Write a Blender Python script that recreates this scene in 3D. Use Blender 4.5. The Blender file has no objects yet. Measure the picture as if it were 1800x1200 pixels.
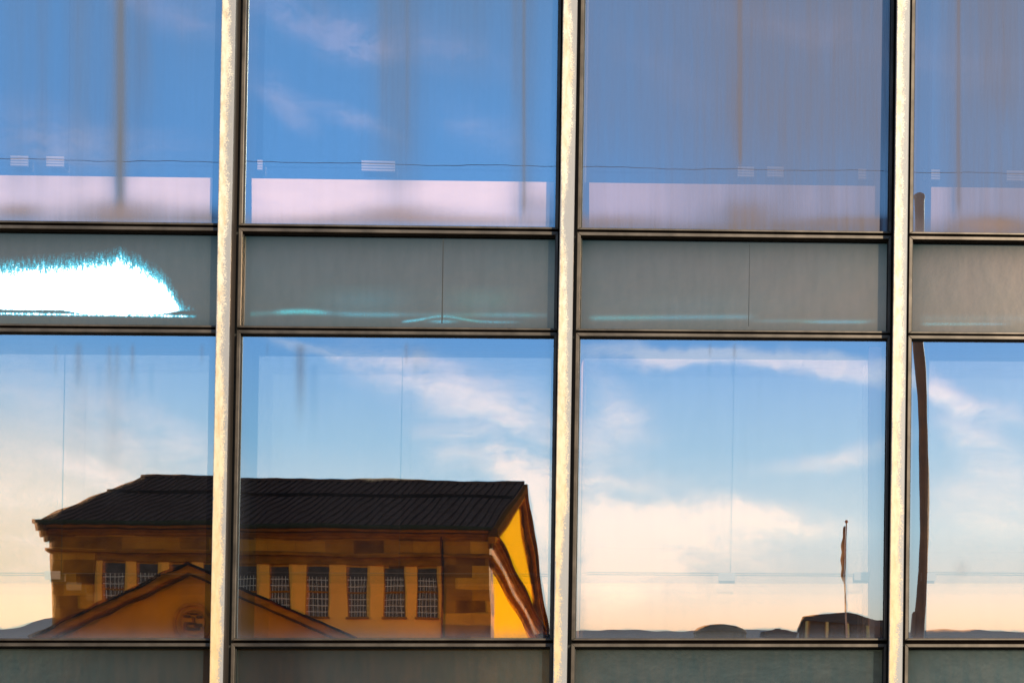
import bpy, math, random
from mathutils import Vector, noise
random.seed(7)
R = math.radians
scene = bpy.context.scene
col = scene.collection

# ------------------------------------------------------------------ camera
TH = math.atan(0.064)            # camera turned a little to the right of square-on
F = 3600.0; PX = 1430.0; PY = 1590.0   # focal length and principal point, in photo pixels
D = 8.0; EZ = 1.7                # distance to the glass, eye height
cd = bpy.data.cameras.new("Camera"); cam = bpy.data.objects.new("Camera", cd); col.objects.link(cam)
cam.location = (0, -D, EZ); cam.rotation_euler = (R(90), 0, -TH)
cd.sensor_width = 36; cd.sensor_fit = 'HORIZONTAL'; cd.lens = 36 * F / 1800
cd.shift_x = (900 - PX) / 1800; cd.shift_y = (PY - 600) / 1800
cd.clip_start = 0.1; cd.clip_end = 6000
scene.camera = cam
sT, cT = math.sin(TH), math.cos(TH)

def ray(px, py):
    a = (px - PX) / F; b = (PY - py) / F
    return Vector((sT + a * cT, cT - a * sT, b))
def fac(px, py, y=0.0):          # photo point -> point on the facade plane y
    d = ray(px, py); t = (D + y) / d.y
    return Vector((d.x * t, y, EZ + d.z * t))
def unfac(x, y, z):
    vx, vy, vz = x, y + D, z - EZ
    dep = sT * vx + cT * vy; rt = cT * vx - sT * vy
    return PX + F * rt / dep, PY - F * vz / dep
def far(px, py, Y):              # photo point seen in the glass, at unfolded distance Y from the eye -> place in the street behind
    d = ray(px, py); t = Y / d.y
    return Vector((d.x * t, D - Y, EZ + d.z * t))

# ------------------------------------------------------------------ light
scene.view_settings.view_transform = 'Standard'
scene.view_settings.look = 'None'
scene.view_settings.exposure = 0.28
scene.view_settings.gamma = 1
SUN_AZ = R(25); SUN_EL = R(20)   # from the right, behind the viewer
sdir = Vector((math.sin(SUN_AZ) * math.cos(SUN_EL), -math.cos(SUN_AZ) * math.cos(SUN_EL), math.sin(SUN_EL)))
sl = bpy.data.lights.new("Sun", 'SUN'); sl.energy = 5.0; sl.angle = R(0.5); sl.color = (1.0, 0.86, 0.62)
so = bpy.data.objects.new("Sun", sl); col.objects.link(so)
so.rotation_euler = sdir.to_track_quat('Z', 'Y').to_euler(); so.location = sdir * 50

class NT:
    """small helper round a node tree"""
    def __init__(s, tree): s.t = tree; s.n = tree.nodes; s.l = tree.links
    def node(s, typ, **kw):
        n = s.n.new(typ)
        for k, v in kw.items():
            if k == 'ins':
                for kk, vv in v.items():
                    if isinstance(vv, bpy.types.NodeSocket): s.l.new(vv, n.inputs[kk])
                    else: n.inputs[kk].default_value = vv
            else: setattr(n, k, v)
        return n
    def m(s, op, a, b=None, c=None, clamp=False):
        ins = {0: a}
        if b is not None: ins[1] = b
        if c is not None: ins[2] = c
        return s.node('ShaderNodeMath', operation=op, use_clamp=clamp, ins=ins).outputs[0]
    def ramp(s, fac, pts, interp='LINEAR'):
        n = s.node('ShaderNodeValToRGB', ins={0: fac}); cr = n.color_ramp; cr.interpolation = interp
        while len(cr.elements) < len(pts): cr.elements.new(0.5)
        for e, (p, c) in zip(cr.elements, pts):
            e.position = p; e.color = (c, c, c, 1) if isinstance(c, (int, float)) else (*c, 1)
        return n.outputs[0]
    def mix(s, f, a, b, blend='MIX'):
        n = s.node('ShaderNodeMix', data_type='RGBA', blend_type=blend, clamp_factor=True)
        for i, v in ((0, f), (6, a), (7, b)):
            if isinstance(v, bpy.types.NodeSocket): s.l.new(v, n.inputs[i])
            else: n.inputs[i].default_value = v if i == 0 else ((*v, 1) if len(v) == 3 else v)
        return n.outputs[2]
    def noise(s, vec, scale, detail=4, rough=0.55, dist=0.0):
        return s.node('ShaderNodeTexNoise', ins={'Vector': vec, 'Scale': scale, 'Detail': detail, 'Roughness': rough, 'Distortion': dist}).outputs[0]

# sky: Nishita daylight under a graded evening blue with cirrus drawn by direction
world = bpy.data.worlds.new("World"); scene.world = world; world.use_nodes = True
w = NT(world.node_tree); w.n.clear()
sky = w.node('ShaderNodeTexSky', sky_type='NISHITA', sun_disc=False, sun_elevation=SUN_EL, sun_rotation=math.pi - SUN_AZ)
tc = w.node('ShaderNodeTexCoord').outputs['Generated']
sp = w.node('ShaderNodeSeparateXYZ', ins={0: tc})
x_, y_, z_ = sp.outputs
az = w.m('ARCTAN2', x_, w.m('MULTIPLY', y_, -1.0))
el = w.m('ARCTAN2', z_, w.m('SQRT', w.m('ADD', w.m('MULTIPLY', x_, x_), w.m('MULTIPLY', y_, y_))))
ae = w.node('ShaderNodeCombineXYZ', ins={0: az, 1: el, 2: 0.0}).outputs[0]
def dirae(px, py):
    d = ray(px, py); return math.atan2(d.x, d.y), math.atan2(d.z, math.hypot(d.x, d.y))
elr = w.m('DIVIDE', el, 0.6)
K = 1.0
def E(py): return dirae(1000, py)[1] / 0.6
base = w.ramp(elr, [(0.0, (.85, .58, .34)), (E(1110), (.90, .68, .46)), (E(1040), (.76, .74, .66)), (E(930), (.66, .83, .87)), (E(790), (.36, .66, .90)),
                    (E(600), (.18, .48, .93)), (E(380), (.15, .46, .94)), (E(0), (.15, .40, .78)), (1.0, (.10, .27, .52))])
warp = w.node('ShaderNodeTexNoise', noise_dimensions='2D', ins={'Vector': ae, 'Scale': 9.0, 'Detail': 5.0, 'Roughness': 0.6})
wv = w.node('ShaderNodeVectorMath', operation='MULTIPLY_ADD', ins={0: warp.outputs[1], 1: (0.055, 0.03, 0), 2: ae}).outputs[0]
wv = w.node('ShaderNodeVectorMath', operation='SUBTRACT', ins={0: wv, 1: (0.0275, 0.015, 0)}).outputs[0]
def blob(px, py, lx, ly, deg, strength):
    """an elongated soft patch of cloud in the direction of a point; lx, ly half lengths in photo pixels"""
    a, e = dirae(px, py)
    mp = w.node('ShaderNodeMapping', vector_type='TEXTURE', ins={0: wv, 'Location': (a, e, 0), 'Rotation': (0, 0, R(-deg)), 'Scale': (lx / F, ly / F, 1)})
    ln = w.node('ShaderNodeVectorMath', operation='LENGTH', ins={0: mp.outputs[0]}).outputs['Value']
    return w.m('MULTIPLY', w.node('ShaderNodeMapRange', interpolation_type='SMOOTHSTEP', ins={0: ln, 1: 1.25, 2: 0.0, 3: 0.0, 4: 1.0}).outputs[0], strength)
feats = [(730, 660, 190, 55, 22, .75), (900, 735, 170, 75, 30, .55), (850, 795, 130, 40, 20, 1.05), (930, 850, 90, 60, 35, .9),
         (1000, 950, 200, 160, 0, .5), (1110, 930, 260, 85, 6, 1.1), (1330, 915, 220, 40, 4, .65), (1130, 1010, 260, 60, 0, .7), (1060, 760, 90, 140, 70, .45), (1090, 690, 120, 50, 50, .35),
         (1200, 625, 230, 22, 9, .95), (1460, 655, 180, 26, 5, 1.0), (1680, 690, 170, 26, 18, 1.1), (1740, 770, 120, 50, 35, .65), (1690, 860, 130, 40, -10, .35), (1450, 790, 200, 22, -14, .4),
         (1780, 900, 180, 60, -8, .45), (40, 880, 260, 120, 0, .5), (230, 845, 140, 40, 12, .6), (60, 690, 280, 110, 5, .3), (300, 780, 160, 60, 15, .5), (60, 1010, 260, 90, 0, .45),
         (530, 40, 200, 50, 14, .85), (640, 75, 100, 34, 12, .95), (490, 190, 90, 36, 30, .8), (610, 220, 100, 22, 20, .7), (780, 90, 200, 50, 10, .55), (300, 20, 150, 40, 20, .6), (870, 250, 120, 50, 20, .4),
         (80, 230, 150, 60, 0, .6), (230, 270, 160, 40, 0, .5), (1430, 60, 220, 50, 10, .6), (1150, 120, 120, 40, 20, .4), (1720, 120, 150, 60, 10, .5), (560, 610, 250, 14, 4, .5)]
cl = None
for f in feats:
    b = blob(*f); cl = b if cl is None else w.m('ADD', cl, b)
stretch = w.node('ShaderNodeMapping', ins={0: wv, 'Rotation': (0, 0, R(14)), 'Scale': (1.0, 3.2, 1.0)}).outputs[0]
n1 = w.noise(stretch, 14.0, 9, 0.62, 0.6)
n2 = w.noise(stretch, 70.0, 7, 0.7, 0.8)
tex = w.m('ADD', w.m('MULTIPLY', n1, 2.6), w.m('MULTIPLY', n2, 1.3))
elsewhere = w.node('ShaderNodeMapRange', ins={0: y_, 1: -0.55, 2: -0.2, 3: 0.0, 4: 0.35}).outputs[0]
clm = w.m('MULTIPLY', w.m('ADD', cl, elsewhere), w.m('SUBTRACT', tex, 1.2))
cmask = w.node('ShaderNodeMapRange', interpolation_type='SMOOTHSTEP', ins={0: clm, 1: -0.12, 2: 1.0, 3: 0.0, 4: 1.0}).outputs[0]
ccol = w.ramp(elr, [(0.0, (1.2, .85, .55)), (E(1080), (1.25, .98, .74)), (E(920), (1.28, 1.12, .95)), (E(700), (.98, .96, 1.03)), (E(500), (.66, .70, .98)), (E(0), (.52, .56, .90))])
cmax = w.node('ShaderNodeMapRange', ins={0: el, 1: dirae(1000, 700)[1], 2: dirae(1000, 400)[1], 3: 1.0, 4: 0.75}).outputs[0]
hz = w.node('ShaderNodeMapRange', interpolation_type='SMOOTHSTEP', ins={0: w.node('ShaderNodeVectorMath', operation='LENGTH', ins={0: w.node('ShaderNodeMapping', vector_type='TEXTURE', ins={0: ae, 'Location': (*dirae(-60, 1080), 0), 'Scale': (600 / F, 430 / F, 1)}).outputs[0]}).outputs['Value'], 1: 1.0, 2: .2, 3: 0., 4: .92}).outputs[0]
base = w.mix(hz, base, (1.05, .86, .55))
graded = w.mix(w.m('MULTIPLY', cmask, cmax), base, ccol)
scaled = w.node('ShaderNodeVectorMath', operation='SCALE', ins={0: graded, 'Scale': 8.6}).outputs[0]
final = w.mix(0.9, sky.outputs[0], scaled)
bg = w.node('ShaderNodeBackground', ins={'Color': final, 'Strength': 0.1})
w.l.new(bg.outputs[0], w.node('ShaderNodeOutputWorld').inputs[0])

# ------------------------------------------------------------------ helpers
class MB:
    """collects faces and links them as ONE mesh object"""
    def __init__(s): s.v = []; s.f = []
    def poly(s, pts): i = len(s.v); s.v += [Vector(p) for p in pts]; s.f.append(tuple(range(i, i + len(pts))))
    def hexa(s, a, b):            # two quads (same order), joined
        i = len(s.v); s.v += [Vector(p) for p in a] + [Vector(p) for p in b]
        s.f += [(i, i+1, i+2, i+3), (i+7, i+6, i+5, i+4)] + [(i + k, i + 4 + k, i + 4 + (k+1) % 4, i + (k+1) % 4) for k in range(4)]
    def box(s, x0, x1, y0, y1, z0, z1):
        s.hexa([(x0, y0, z0), (x1, y0, z0), (x1, y0, z1), (x0, y0, z1)], [(x0, y1, z0), (x1, y1, z0), (x1, y1, z1), (x0, y1, z1)])
    def prism(s, pts, off):       # polygon pulled along a vector
        n = len(pts); i = len(s.v); off = Vector(off)
        s.v += [Vector(p) for p in pts] + [Vector(p) + off for p in pts]
        s.f += [tuple(range(i, i + n)), tuple(range(i + 2*n - 1, i + n - 1, -1))] + [(i + k, i + n + k, i + n + (k+1) % n, i + (k+1) % n) for k in range(n)]
    def tube(s, p, q, r0, r1, n=14):
        p, q = Vector(p), Vector(q); ax = (q - p).normalized(); u = ax.orthogonal().normalized(); v = ax.cross(u); i = len(s.v)
        for c, r in ((p, r0), (q, r1)):
            for k in range(n):
                a = 2 * math.pi * k / n; s.v.append(c + (u * math.cos(a) + v * math.sin(a)) * r)
        s.f += [(i + k, i + (k+1) % n, i + n + (k+1) % n, i + n + k) for k in range(n)] + [tuple(range(i + n - 1, i - 1, -1)), tuple(range(i + n, i + 2*n))]
    def lathe(s, c, prof, n=32):
        c = Vector(c); i = len(s.v)
        for r, z in prof:
            for k in range(n):
                a = 2 * math.pi * k / n; s.v.append(c + Vector((r * math.cos(a), r * math.sin(a), z)))
        for j in range(len(prof) - 1):
            for k in range(n): s.f.append((i + j*n + k, i + j*n + (k+1) % n, i + (j+1)*n + (k+1) % n, i + (j+1)*n + k))
    def build(s, name, mat, parent=None, smooth=False, bevel=0.0):
        o0 = wloc(parent) if parent else Vector((0, 0, 0))
        me = bpy.data.meshes.new(name); me.from_pydata([v - o0 for v in s.v], [], s.f); me.update()
        import bmesh
        bm = bmesh.new(); bm.from_mesh(me); bmesh.ops.recalc_face_normals(bm, faces=bm.faces); bm.to_mesh(me); bm.free()
        me.materials.append(mat)
        if smooth:
            for p in me.polygons: p.use_smooth = True
        o = bpy.data.objects.new(name, me); col.objects.link(o); o.parent = parent
        if bevel:
            b = o.modifiers.new("bevel", 'BEVEL'); b.width = bevel; b.segments = 2; b.limit_method = 'ANGLE'
        return o
def wloc(o):
    v = Vector((0, 0, 0))
    while o: v += o.location; o = o.parent
    return v
def empty(name, loc, label, cat, group=None):
    o = bpy.data.objects.new(name, None); col.objects.link(o); o.location = loc
    o['label'] = label; o['category'] = cat
    if group: o['group'] = group
    return o
def tag(o, label=None, cat=None, group=None, kind=None):
    for k, v in (('label', label), ('category', cat), ('group', group), ('kind', kind)):
        if v: o[k] = v
    return o

MATS = {}
def mat(name):
    m = bpy.data.materials.new(name); m.use_nodes = True; MATS[name] = m
    t = NT(m.node_tree); t.n.clear(); return m, t
def out(t, sh): t.l.new(sh, t.node('ShaderNodeOutputMaterial').inputs[0])
def simple(name, c, rough=0.6, metal=0.0, var=0.25, scale=3.0, bump=0.0, stretch=(1, 1, 1)):
    m, t = mat(name)
    co = t.node('ShaderNodeTexCoord').outputs['Object']
    mp = t.node('ShaderNodeMapping', ins={0: co, 'Scale': stretch}).outputs[0]
    n = t.noise(mp, scale, 8, 0.65)
    c0 = tuple(v * (1 - var) for v in c); c1 = tuple(min(1, v * (1 + var)) for v in c)
    cc = t.ramp(n, [(0.3, c0), (0.7, c1)])
    ins = {'Base Color': cc, 'Roughness': rough, 'Metallic': metal}
    if bump: ins['Normal'] = t.node('ShaderNodeBump', ins={'Height': n, 'Strength': bump, 'Distance': 0.02}).outputs[0]
    if rough >= .8: ins['Specular IOR Level'] = 0.0
    out(t, t.node('ShaderNodeBsdfPrincipled', ins=ins).outputs[0]); return m

# ---- facade materials
def glass_mat(name, refl, trans, dirtc):
    m, t = mat(name)
    a = t.node('ShaderNodeAttribute', attribute_name='dirt').outputs['Fac']
    warm = t.node('ShaderNodeAttribute', attribute_name='warm').outputs['Fac']
    co = t.node('ShaderNodeTexCoord').outputs['Object']
    st = t.node('ShaderNodeMapping', ins={0: co, 'Scale': (1, 1, .05)}).outputs[0]
    ns = t.noise(st, 30, 6, .7)
    nf = t.noise(co, 260, 3, .6)
    nb = t.noise(co, 3.0, 5, .6)
    d = t.m('MULTIPLY', a, t.m('ADD', .62, t.m('MULTIPLY', t.mix(warm, ns, nb), .75)))
    base = t.m('MULTIPLY', t.m('MULTIPLY', nb, ns), .10)
    speck = t.node('ShaderNodeMapRange', ins={0: t.noise(co, 95, 2, .5), 1: .77, 2: .80, 3: 0., 4: .35}).outputs[0]
    d = t.m('ADD', t.m('ADD', d, base), t.m('ADD', speck, t.m('MULTIPLY', t.m('SUBTRACT', nf, .5), .03)), clamp=True)
    dc = t.mix(warm, dirtc, (.20, .145, .135))
    gl = t.node('ShaderNodeBsdfGlossy', ins={'Color': (*refl, 1), 'Roughness': 0.0})
    tr = t.node('ShaderNodeBsdfTransparent', ins={'Color': (*trans, 1)})
    ad = t.node('ShaderNodeAddShader', ins={0: gl.outputs[0], 1: tr.outputs[0]})
    df = t.node('ShaderNodeBsdfDiffuse', ins={'Color': dc})
    mx = t.node('ShaderNodeMixShader', ins={0: d, 1: ad.outputs[0], 2: df.outputs[0]})
    out(t, mx.outputs[0]); return m
M_glass = glass_mat('coated_outer_glass', (.47, .59, .68), (.74, .60, .52), (.10, .115, .155))
M_glass_dull = glass_mat('coated_outer_glass_dusty', (.42, .55, .64), (.75, .62, .55), (.118, .112, .145))
def inner_mat(name, refl, trans, rough=.004):
    m, t = mat(name)
    co = t.node('ShaderNodeTexCoord').outputs['Object']
    n = t.noise(co, 2.0, 4, .6)
    bmp = t.node('ShaderNodeBump', ins={'Height': n, 'Strength': 0.01, 'Distance': .01}).outputs[0]
    gl = t.node('ShaderNodeBsdfGlossy', ins={'Color': (*refl, 1), 'Roughness': rough, 'Normal': bmp})
    tr = t.node('ShaderNodeBsdfTransparent', ins={'Color': (*trans, 1)})
    out(t, t.node('ShaderNodeAddShader', ins={0: gl.outputs[0], 1: tr.outputs[0]}).outputs[0]); return m
M_inner = inner_mat('inner_glass', (.50, .42, .33), (.25, .3, .4))
M_inner_up = inner_mat('inner_glass_upper', (.12, .16, .2), (.6, .6, .6))
M_strip = inner_mat('glossy_sill_band', (.80, .66, .46), (.0, .0, .0))
M_hem = inner_mat('satin_sill_board', (1.0, .62, .40), (0, 0, 0), .22)
M_hem_dull = inner_mat('satin_sill_board_dull', (.55, .34, .25), (0, 0, 0), .22)
M_board = simple('pink_white_board', (.68, .60, .50), .5, 0, .10, 3.0, stretch=(1, 1, 3))
M_board_grey = simple('grey_white_board', (.50, .38, .27), .5, 0, .10, 3.0)
M_reveal = simple('grey_reveal', (.55, .42, .38), .9, 0, .15, 2)
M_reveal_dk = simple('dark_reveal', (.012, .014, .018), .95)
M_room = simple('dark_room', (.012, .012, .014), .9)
M_grille = simple('white_grille', (.34, .36, .38), .5, 0, .1)
M_grille_low = simple('dim_grille', (.16, .17, .19), .5, 0, .1)
M_cable = simple('cable', (.01, .01, .012), .7)
M_spseam = simple('spandrel_seam', (.055, .057, .058), .8)
M_seam = simple('seam', (.012, .014, .018), .9)
M_bar = simple('bronze_frame', (.085, .068, .055), .38, .55, .5, 8, stretch=(1, 1, 1))
M_gasket = simple('black_gasket', (.006, .005, .004), .6)
M_gasket_brown = simple('brown_gasket', (.035, .016, .010), .6)
M_finside = simple('fin_side', (.055, .042, .036), .6, .2, .25, 6, stretch=(1, 1, .3))

def fin_mat():
    m, t = mat('weathered_aluminium')
    co = t.node('ShaderNodeTexCoord').outputs['Object']
    e = t.node('ShaderNodeAttribute', attribute_name='edge').outputs['Fac']      # 0 left .. 1 right across the face
    st = t.node('ShaderNodeMapping', ins={0: co, 'Scale': (1, 1, .35)}).outputs[0]
    big = t.noise(t.node('ShaderNodeMapping', ins={0: co, 'Scale': (1, 1, .45)}).outputs[0], 3.2, 4, .6)
    grain = t.noise(co, 170, 5, .85)
    mid = t.noise(st, 55, 6, .7)
    drip = t.noise(t.node('ShaderNodeMapping', ins={0: co, 'Scale': (1, 1, .12)}).outputs[0], 160, 4, .6)
    sepz = t.node('ShaderNodeSeparateXYZ', ins={0: co}).outputs[2]
    cream = t.mix(t.node('ShaderNodeMapRange', ins={0: sepz, 1: 2.7, 2: 4.2, 3: 1., 4: 0.}).outputs[0], (.68, .61, .50), (.63, .45, .24))
    cream = t.mix(t.node('ShaderNodeMapRange', ins={0: mid, 1: .42, 2: .75}).outputs[0], cream, (.50, .32, .15))
    cream = t.mix(t.node('ShaderNodeMapRange', ins={0: drip, 1: .5, 2: .85, 4: .55}).outputs[0], cream, (.55, .50, .42))
    # grey bare metal eating in from the right edge and, in places, over the whole face
    k = t.m('ADD', t.m('MULTIPLY', e, .78), t.m('ADD', t.m('MULTIPLY', t.m('SUBTRACT', big, .5), 1.5), t.m('ADD', t.m('MULTIPLY', t.m('SUBTRACT', grain, .5), 1.5), t.m('MULTIPLY', t.m('SUBTRACT', mid, .5), .5))))
    left = t.node('ShaderNodeMapRange', ins={0: e, 1: .0, 2: .16, 3: .55, 4: 0.}).outputs[0]
    g = t.node('ShaderNodeMapRange', ins={0: t.m('ADD', k, left), 1: .42, 2: .57}).outputs[0]
    c = t.mix(g, cream, (.27, .26, .27))
    bp = t.node('ShaderNodeBump', ins={'Height': grain, 'Strength': .35, 'Distance': .002}).outputs[0]
    p = t.node('ShaderNodeBsdfPrincipled', ins={'Base Color': c, 'Roughness': .42, 'Metallic': .0, 'Specular IOR Level': .6, 'Normal': bp})
    out(t, p.outputs[0]); return m
M_fin = fin_mat()

def spandrel_mat(name, c_mid, c_low):
    m, t = mat(name)
    co = t.node('ShaderNodeTexCoord').outputs['Object']
    sun_glare = t.node('ShaderNodeAttribute', attribute_name='sun_glare').outputs['Fac']
    teal_glint = t.node('ShaderNodeAttribute', attribute_name='teal_glint').outputs['Fac']
    edge = t.node('ShaderNodeAttribute', attribute_name='edge').outputs['Fac']
    st = t.node('ShaderNodeMapping', ins={0: co, 'Scale': (1, 1, .18)}).outputs[0]
    drip = t.noise(st, 34, 6, .65)
    cl_ = t.noise(co, 2.2, 5, .6)
    fine = t.noise(co, 210, 4, .7)
    b = t.mix(t.node('ShaderNodeMapRange', ins={0: cl_, 1: .35, 2: .65}).outputs[0], c_mid, c_low)
    b = t.mix(t.m('MULTIPLY', drip, .45), b, (.18, .175, .17))
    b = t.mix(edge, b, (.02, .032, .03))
    bp = t.node('ShaderNodeBump', ins={'Height': cl_, 'Strength': .15, 'Distance': .01}).outputs[0]
    dfu = t.node('ShaderNodeBsdfDiffuse', ins={'Color': t.mix(.78, b, (0, 0, 0))})
    glo = t.node('ShaderNodeBsdfGlossy', ins={'Color': t.mix(1.0, b, (2.8, 1.85, 1.33), 'MULTIPLY'), 'Roughness': .15, 'Normal': bp})
    p = t.node('ShaderNodeAddShader', ins={0: dfu.outputs[0], 1: glo.outputs[0]})
    # sun glare and turquoise glints painted by mask, normal aimed between eye and sun
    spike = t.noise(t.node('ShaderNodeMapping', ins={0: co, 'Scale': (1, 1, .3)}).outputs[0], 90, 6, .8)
    fk = t.m('ADD', sun_glare, t.m('ADD', t.m('MULTIPLY', t.m('SUBTRACT', spike, .5), 1.3), t.m('MULTIPLY', t.m('SUBTRACT', fine, .5), 1.0)))
    fk = t.m('MULTIPLY', fk, t.node('ShaderNodeMapRange', ins={0: sun_glare, 1: 0., 2: .08}).outputs[0])
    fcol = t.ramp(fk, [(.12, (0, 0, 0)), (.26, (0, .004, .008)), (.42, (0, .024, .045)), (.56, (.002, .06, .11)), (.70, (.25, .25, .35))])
    tk = t.m('MULTIPLY', t.m('MULTIPLY', teal_glint, 1.8), t.node('ShaderNodeMapRange', ins={0: t.noise(t.node('ShaderNodeMapping', ins={0: co, 'Scale': (1, 1, 2.5)}).outputs[0], 230, 6, .85), 1: .49, 2: .60}).outputs[0])
    hue = t.ramp(t.noise(co, 2.5, 2, .5), [(.42, (.0, .10, .10)), (.56, (.004, .07, .13))])
    tcol = t.mix(tk, (0, 0, 0), hue)
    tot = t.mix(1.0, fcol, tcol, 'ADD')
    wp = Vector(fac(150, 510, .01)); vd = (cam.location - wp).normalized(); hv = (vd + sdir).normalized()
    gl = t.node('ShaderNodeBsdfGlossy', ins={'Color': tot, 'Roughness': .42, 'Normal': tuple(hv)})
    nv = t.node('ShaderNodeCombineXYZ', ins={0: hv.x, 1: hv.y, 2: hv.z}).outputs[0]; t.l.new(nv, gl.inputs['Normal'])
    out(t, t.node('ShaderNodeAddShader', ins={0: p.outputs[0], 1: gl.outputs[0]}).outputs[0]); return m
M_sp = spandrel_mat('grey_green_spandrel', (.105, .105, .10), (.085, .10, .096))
M_sp_low = spandrel_mat('dark_green_spandrel', (.026, .085, .125), (.038, .095, .13))

# ------------------------------------------------------------------ ground and street
g = MB(); g.poly([(-3000, -3000, 0), (3000, -3000, 0), (3000, 3000, 0), (-3000, 3000, 0)])
tag(g.build('ground', simple('earth', (.12, .11, .08), .9, 0, .3, .05)), 'dry ground of the town', kind='structure')
g = MB(); g.poly([(-300, -24, .004), (300, -24, .004), (300, -4, .004), (-300, -4, .004)])
tag(g.build('road', simple('asphalt', (.05, .05, .052), .9, 0, .3, 3)), kind='structure')
g = MB(); g.box(-300, 300, -4, 2, 0, .14)
tag(g.build('pavement', simple('paving', (.25, .24, .22), .85, 0, .2, 2)), kind='structure')
g = MB(); g.box(-300, 300, -140, -24, 0, .13)  # unseen paving, widened and sand-coloured to bounce warm sun onto the hall
tag(g.build('square', simple('sandy_bounce_paving', (.60, .42, .22), .85, 0, .15, 1)), kind='structure')

# ------------------------------------------------------------------ the glass office building
B = empty('office_building', (0, 0, 0), 'glass office building with weathered cream metal fins, its windows mirroring sky', 'office building')
YF = -.025                                        # front of the unit frames
FY = -.105                                        # front of the fins
# fin front face: left and right edge at photo rows 0 and 1200
fins = [(-820, -844, 26, 26), (-213, -237, 25, 25), (390, 368, 24, 23), (990, 972, 25, 24), (1577, 1562, 23, 24), (2152, 2140, 23, 23), (2716, 2706, 22, 22)]
def lineX(x0, x1, py): return x0 + (x1 - x0) * py / 1200.0
ROWS_Y = (-260, 1800)
for (a, b, w0, w1) in fins:
    top, bot = -330, 2240
    P = [fac(lineX(a, b, bot), bot, FY), fac(lineX(a + w0, b + w1, bot), bot, FY), fac(lineX(a + w0, b + w1, top), top, FY), fac(lineX(a, b, top), top, FY)]
    mul = MB()                                    # dark carrier behind
    off = Vector((0, .10, 0))
    ins_ = Vector((.004, 0, 0))
    q = [p + Vector((0, .009, 0)) for p in P]
    mul.hexa([q[0] + ins_, q[1] - ins_, q[2] - ins_, q[3] + ins_], [q[0] + ins_ + off, q[1] - ins_ + off, q[2] - ins_ + off, q[3] + ins_ + off])
    mo = mul.build('mullion', M_finside, B)
    # cover cap: finely divided face with a rounded edge
    cap = MB(); prof = [(0, .009), (.0, .002), (.05, 0.0), (.5, 0), (.95, 0), (1.0, .002), (1.0, .009)]
    NZ = 60; vs = []; edge = []
    o0 = Vector((0, 0, 0))
    for j in range(NZ + 1):
        f = j / NZ; l = P[0].lerp(P[3], f); r = P[1].lerp(P[2], f)
        for (u, yy) in prof: vs.append(l.lerp(r, u) + Vector((0, yy, 0))); edge.append(u)
    n = len(prof)
    fs = [(j*n + k, j*n + k + 1, (j+1)*n + k + 1, (j+1)*n + k) for j in range(NZ) for k in range(n - 1)]
    me = bpy.data.meshes.new('cover_cap'); me.from_pydata(vs, [], fs); me.update()
    at = me.attributes.new('edge', 'FLOAT', 'POINT'); at.data.foreach_set('value', edge)
    me.materials.append(M_fin); co_ = bpy.data.objects.new('cover_cap', me); col.objects.link(co_); co_.parent = mo
# unit frame outer edges per bay (x at row 0, x at row 1200)
bays = [((-786, -812), (-220, -246)), ((-180, -204), (396, 374)), ((427, 405), (987, 971)), ((1021, 1003), (1572, 1558)), ((1603, 1590), (2146, 2134)), ((2180, 2168), (2710, 2700))]
def rl(a, b): return lambda px: a + (b - a) * px / 1800.0
rows = [('window', 'ground', rl(1310, 1300), rl(1870, 1842)), ('spandrel', 'bottom', rl(1129, 1131), rl(1306, 1296)), ('window', 'lower', rl(576, 590.5), rl(1125, 1124.5)),
        ('spandrel', 'middle', rl(395, 417), rl(572, 587.5)), ('window', 'upper', rl(-165, -120), rl(391, 413))]
def gs(x, s): return math.exp(-(x / s) ** 2)
def band(y, a, b, fa, fb):       # 1 between a and b with soft ends
    def ss(t): t = max(0., min(1., t)); return t * t * (3 - 2 * t)
    return ss((y - a) / fa + .5) * ss((b - y) / fb + .5)
# dirt on the panes: (x, half width, y from, y to, fade in, fade out, strength)
streaks = [(212, 9, -200, 360, 40, 60, .62), (205, 26, -200, 330, 40, 160, .30), (140, 26, -200, 300, 40, 200, .28), (250, 24, -200, 200, 40, 240, .25), (75, 16, -200, 320, 40, 160, .18), (30, 26, -200, 330, 40, 160, .15), (330, 30, -200, 90, 40, 160, .12),
           (700, 40, -200, 330, 40, 200, .36), (675, 10, -200, 200, 40, 200, .15), (716, 4, -200, 250, 40, 160, .2), (921, 3.5, -200, 375, 40, 40, .45), (921, 24, -200, 360, 40, 120, .26), (905, 6, -200, 180, 40, 120, .15), (820, 60, -200, 120, 40, 200, .2), (560, 40, -200, 40, 40, 80, .12),
           (1301, 4, -200, 290, 40, 40, .42), (1290, 14, -200, 250, 40, 120, .12), (1685, 4, -200, 370, 40, 40, .40), (1760, 40, -200, 200, 40, 100, .15),
           (98, 3, 608, 650, 12, 40, .22), (138, 6, 604, 660, 12, 70, .40), (192, 5, 608, 660, 12, 70, .26), (206, 5, 606, 655, 12, 60, .24), (200, 18, 640, 830, 60, 160, .18), (233, 4, 606, 660, 12, 60, .36), (355, 4, 606, 632, 12, 30, .22), (140, 22, 640, 800, 60, 160, .10),
           (528, 8, 606, 700, 14, 150, .52), (714, 4, 604, 630, 14, 40, .35), (735, 22, 606, 640, 20, 40, .16), (1248, 3, 606, 624, 12, 14, .3), (1291, 3, 606, 628, 12, 16, .42), (470, 3, 604, 622, 12, 14, .16), (1600, 1, 600, 601, 1, 1, 0)]
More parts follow.
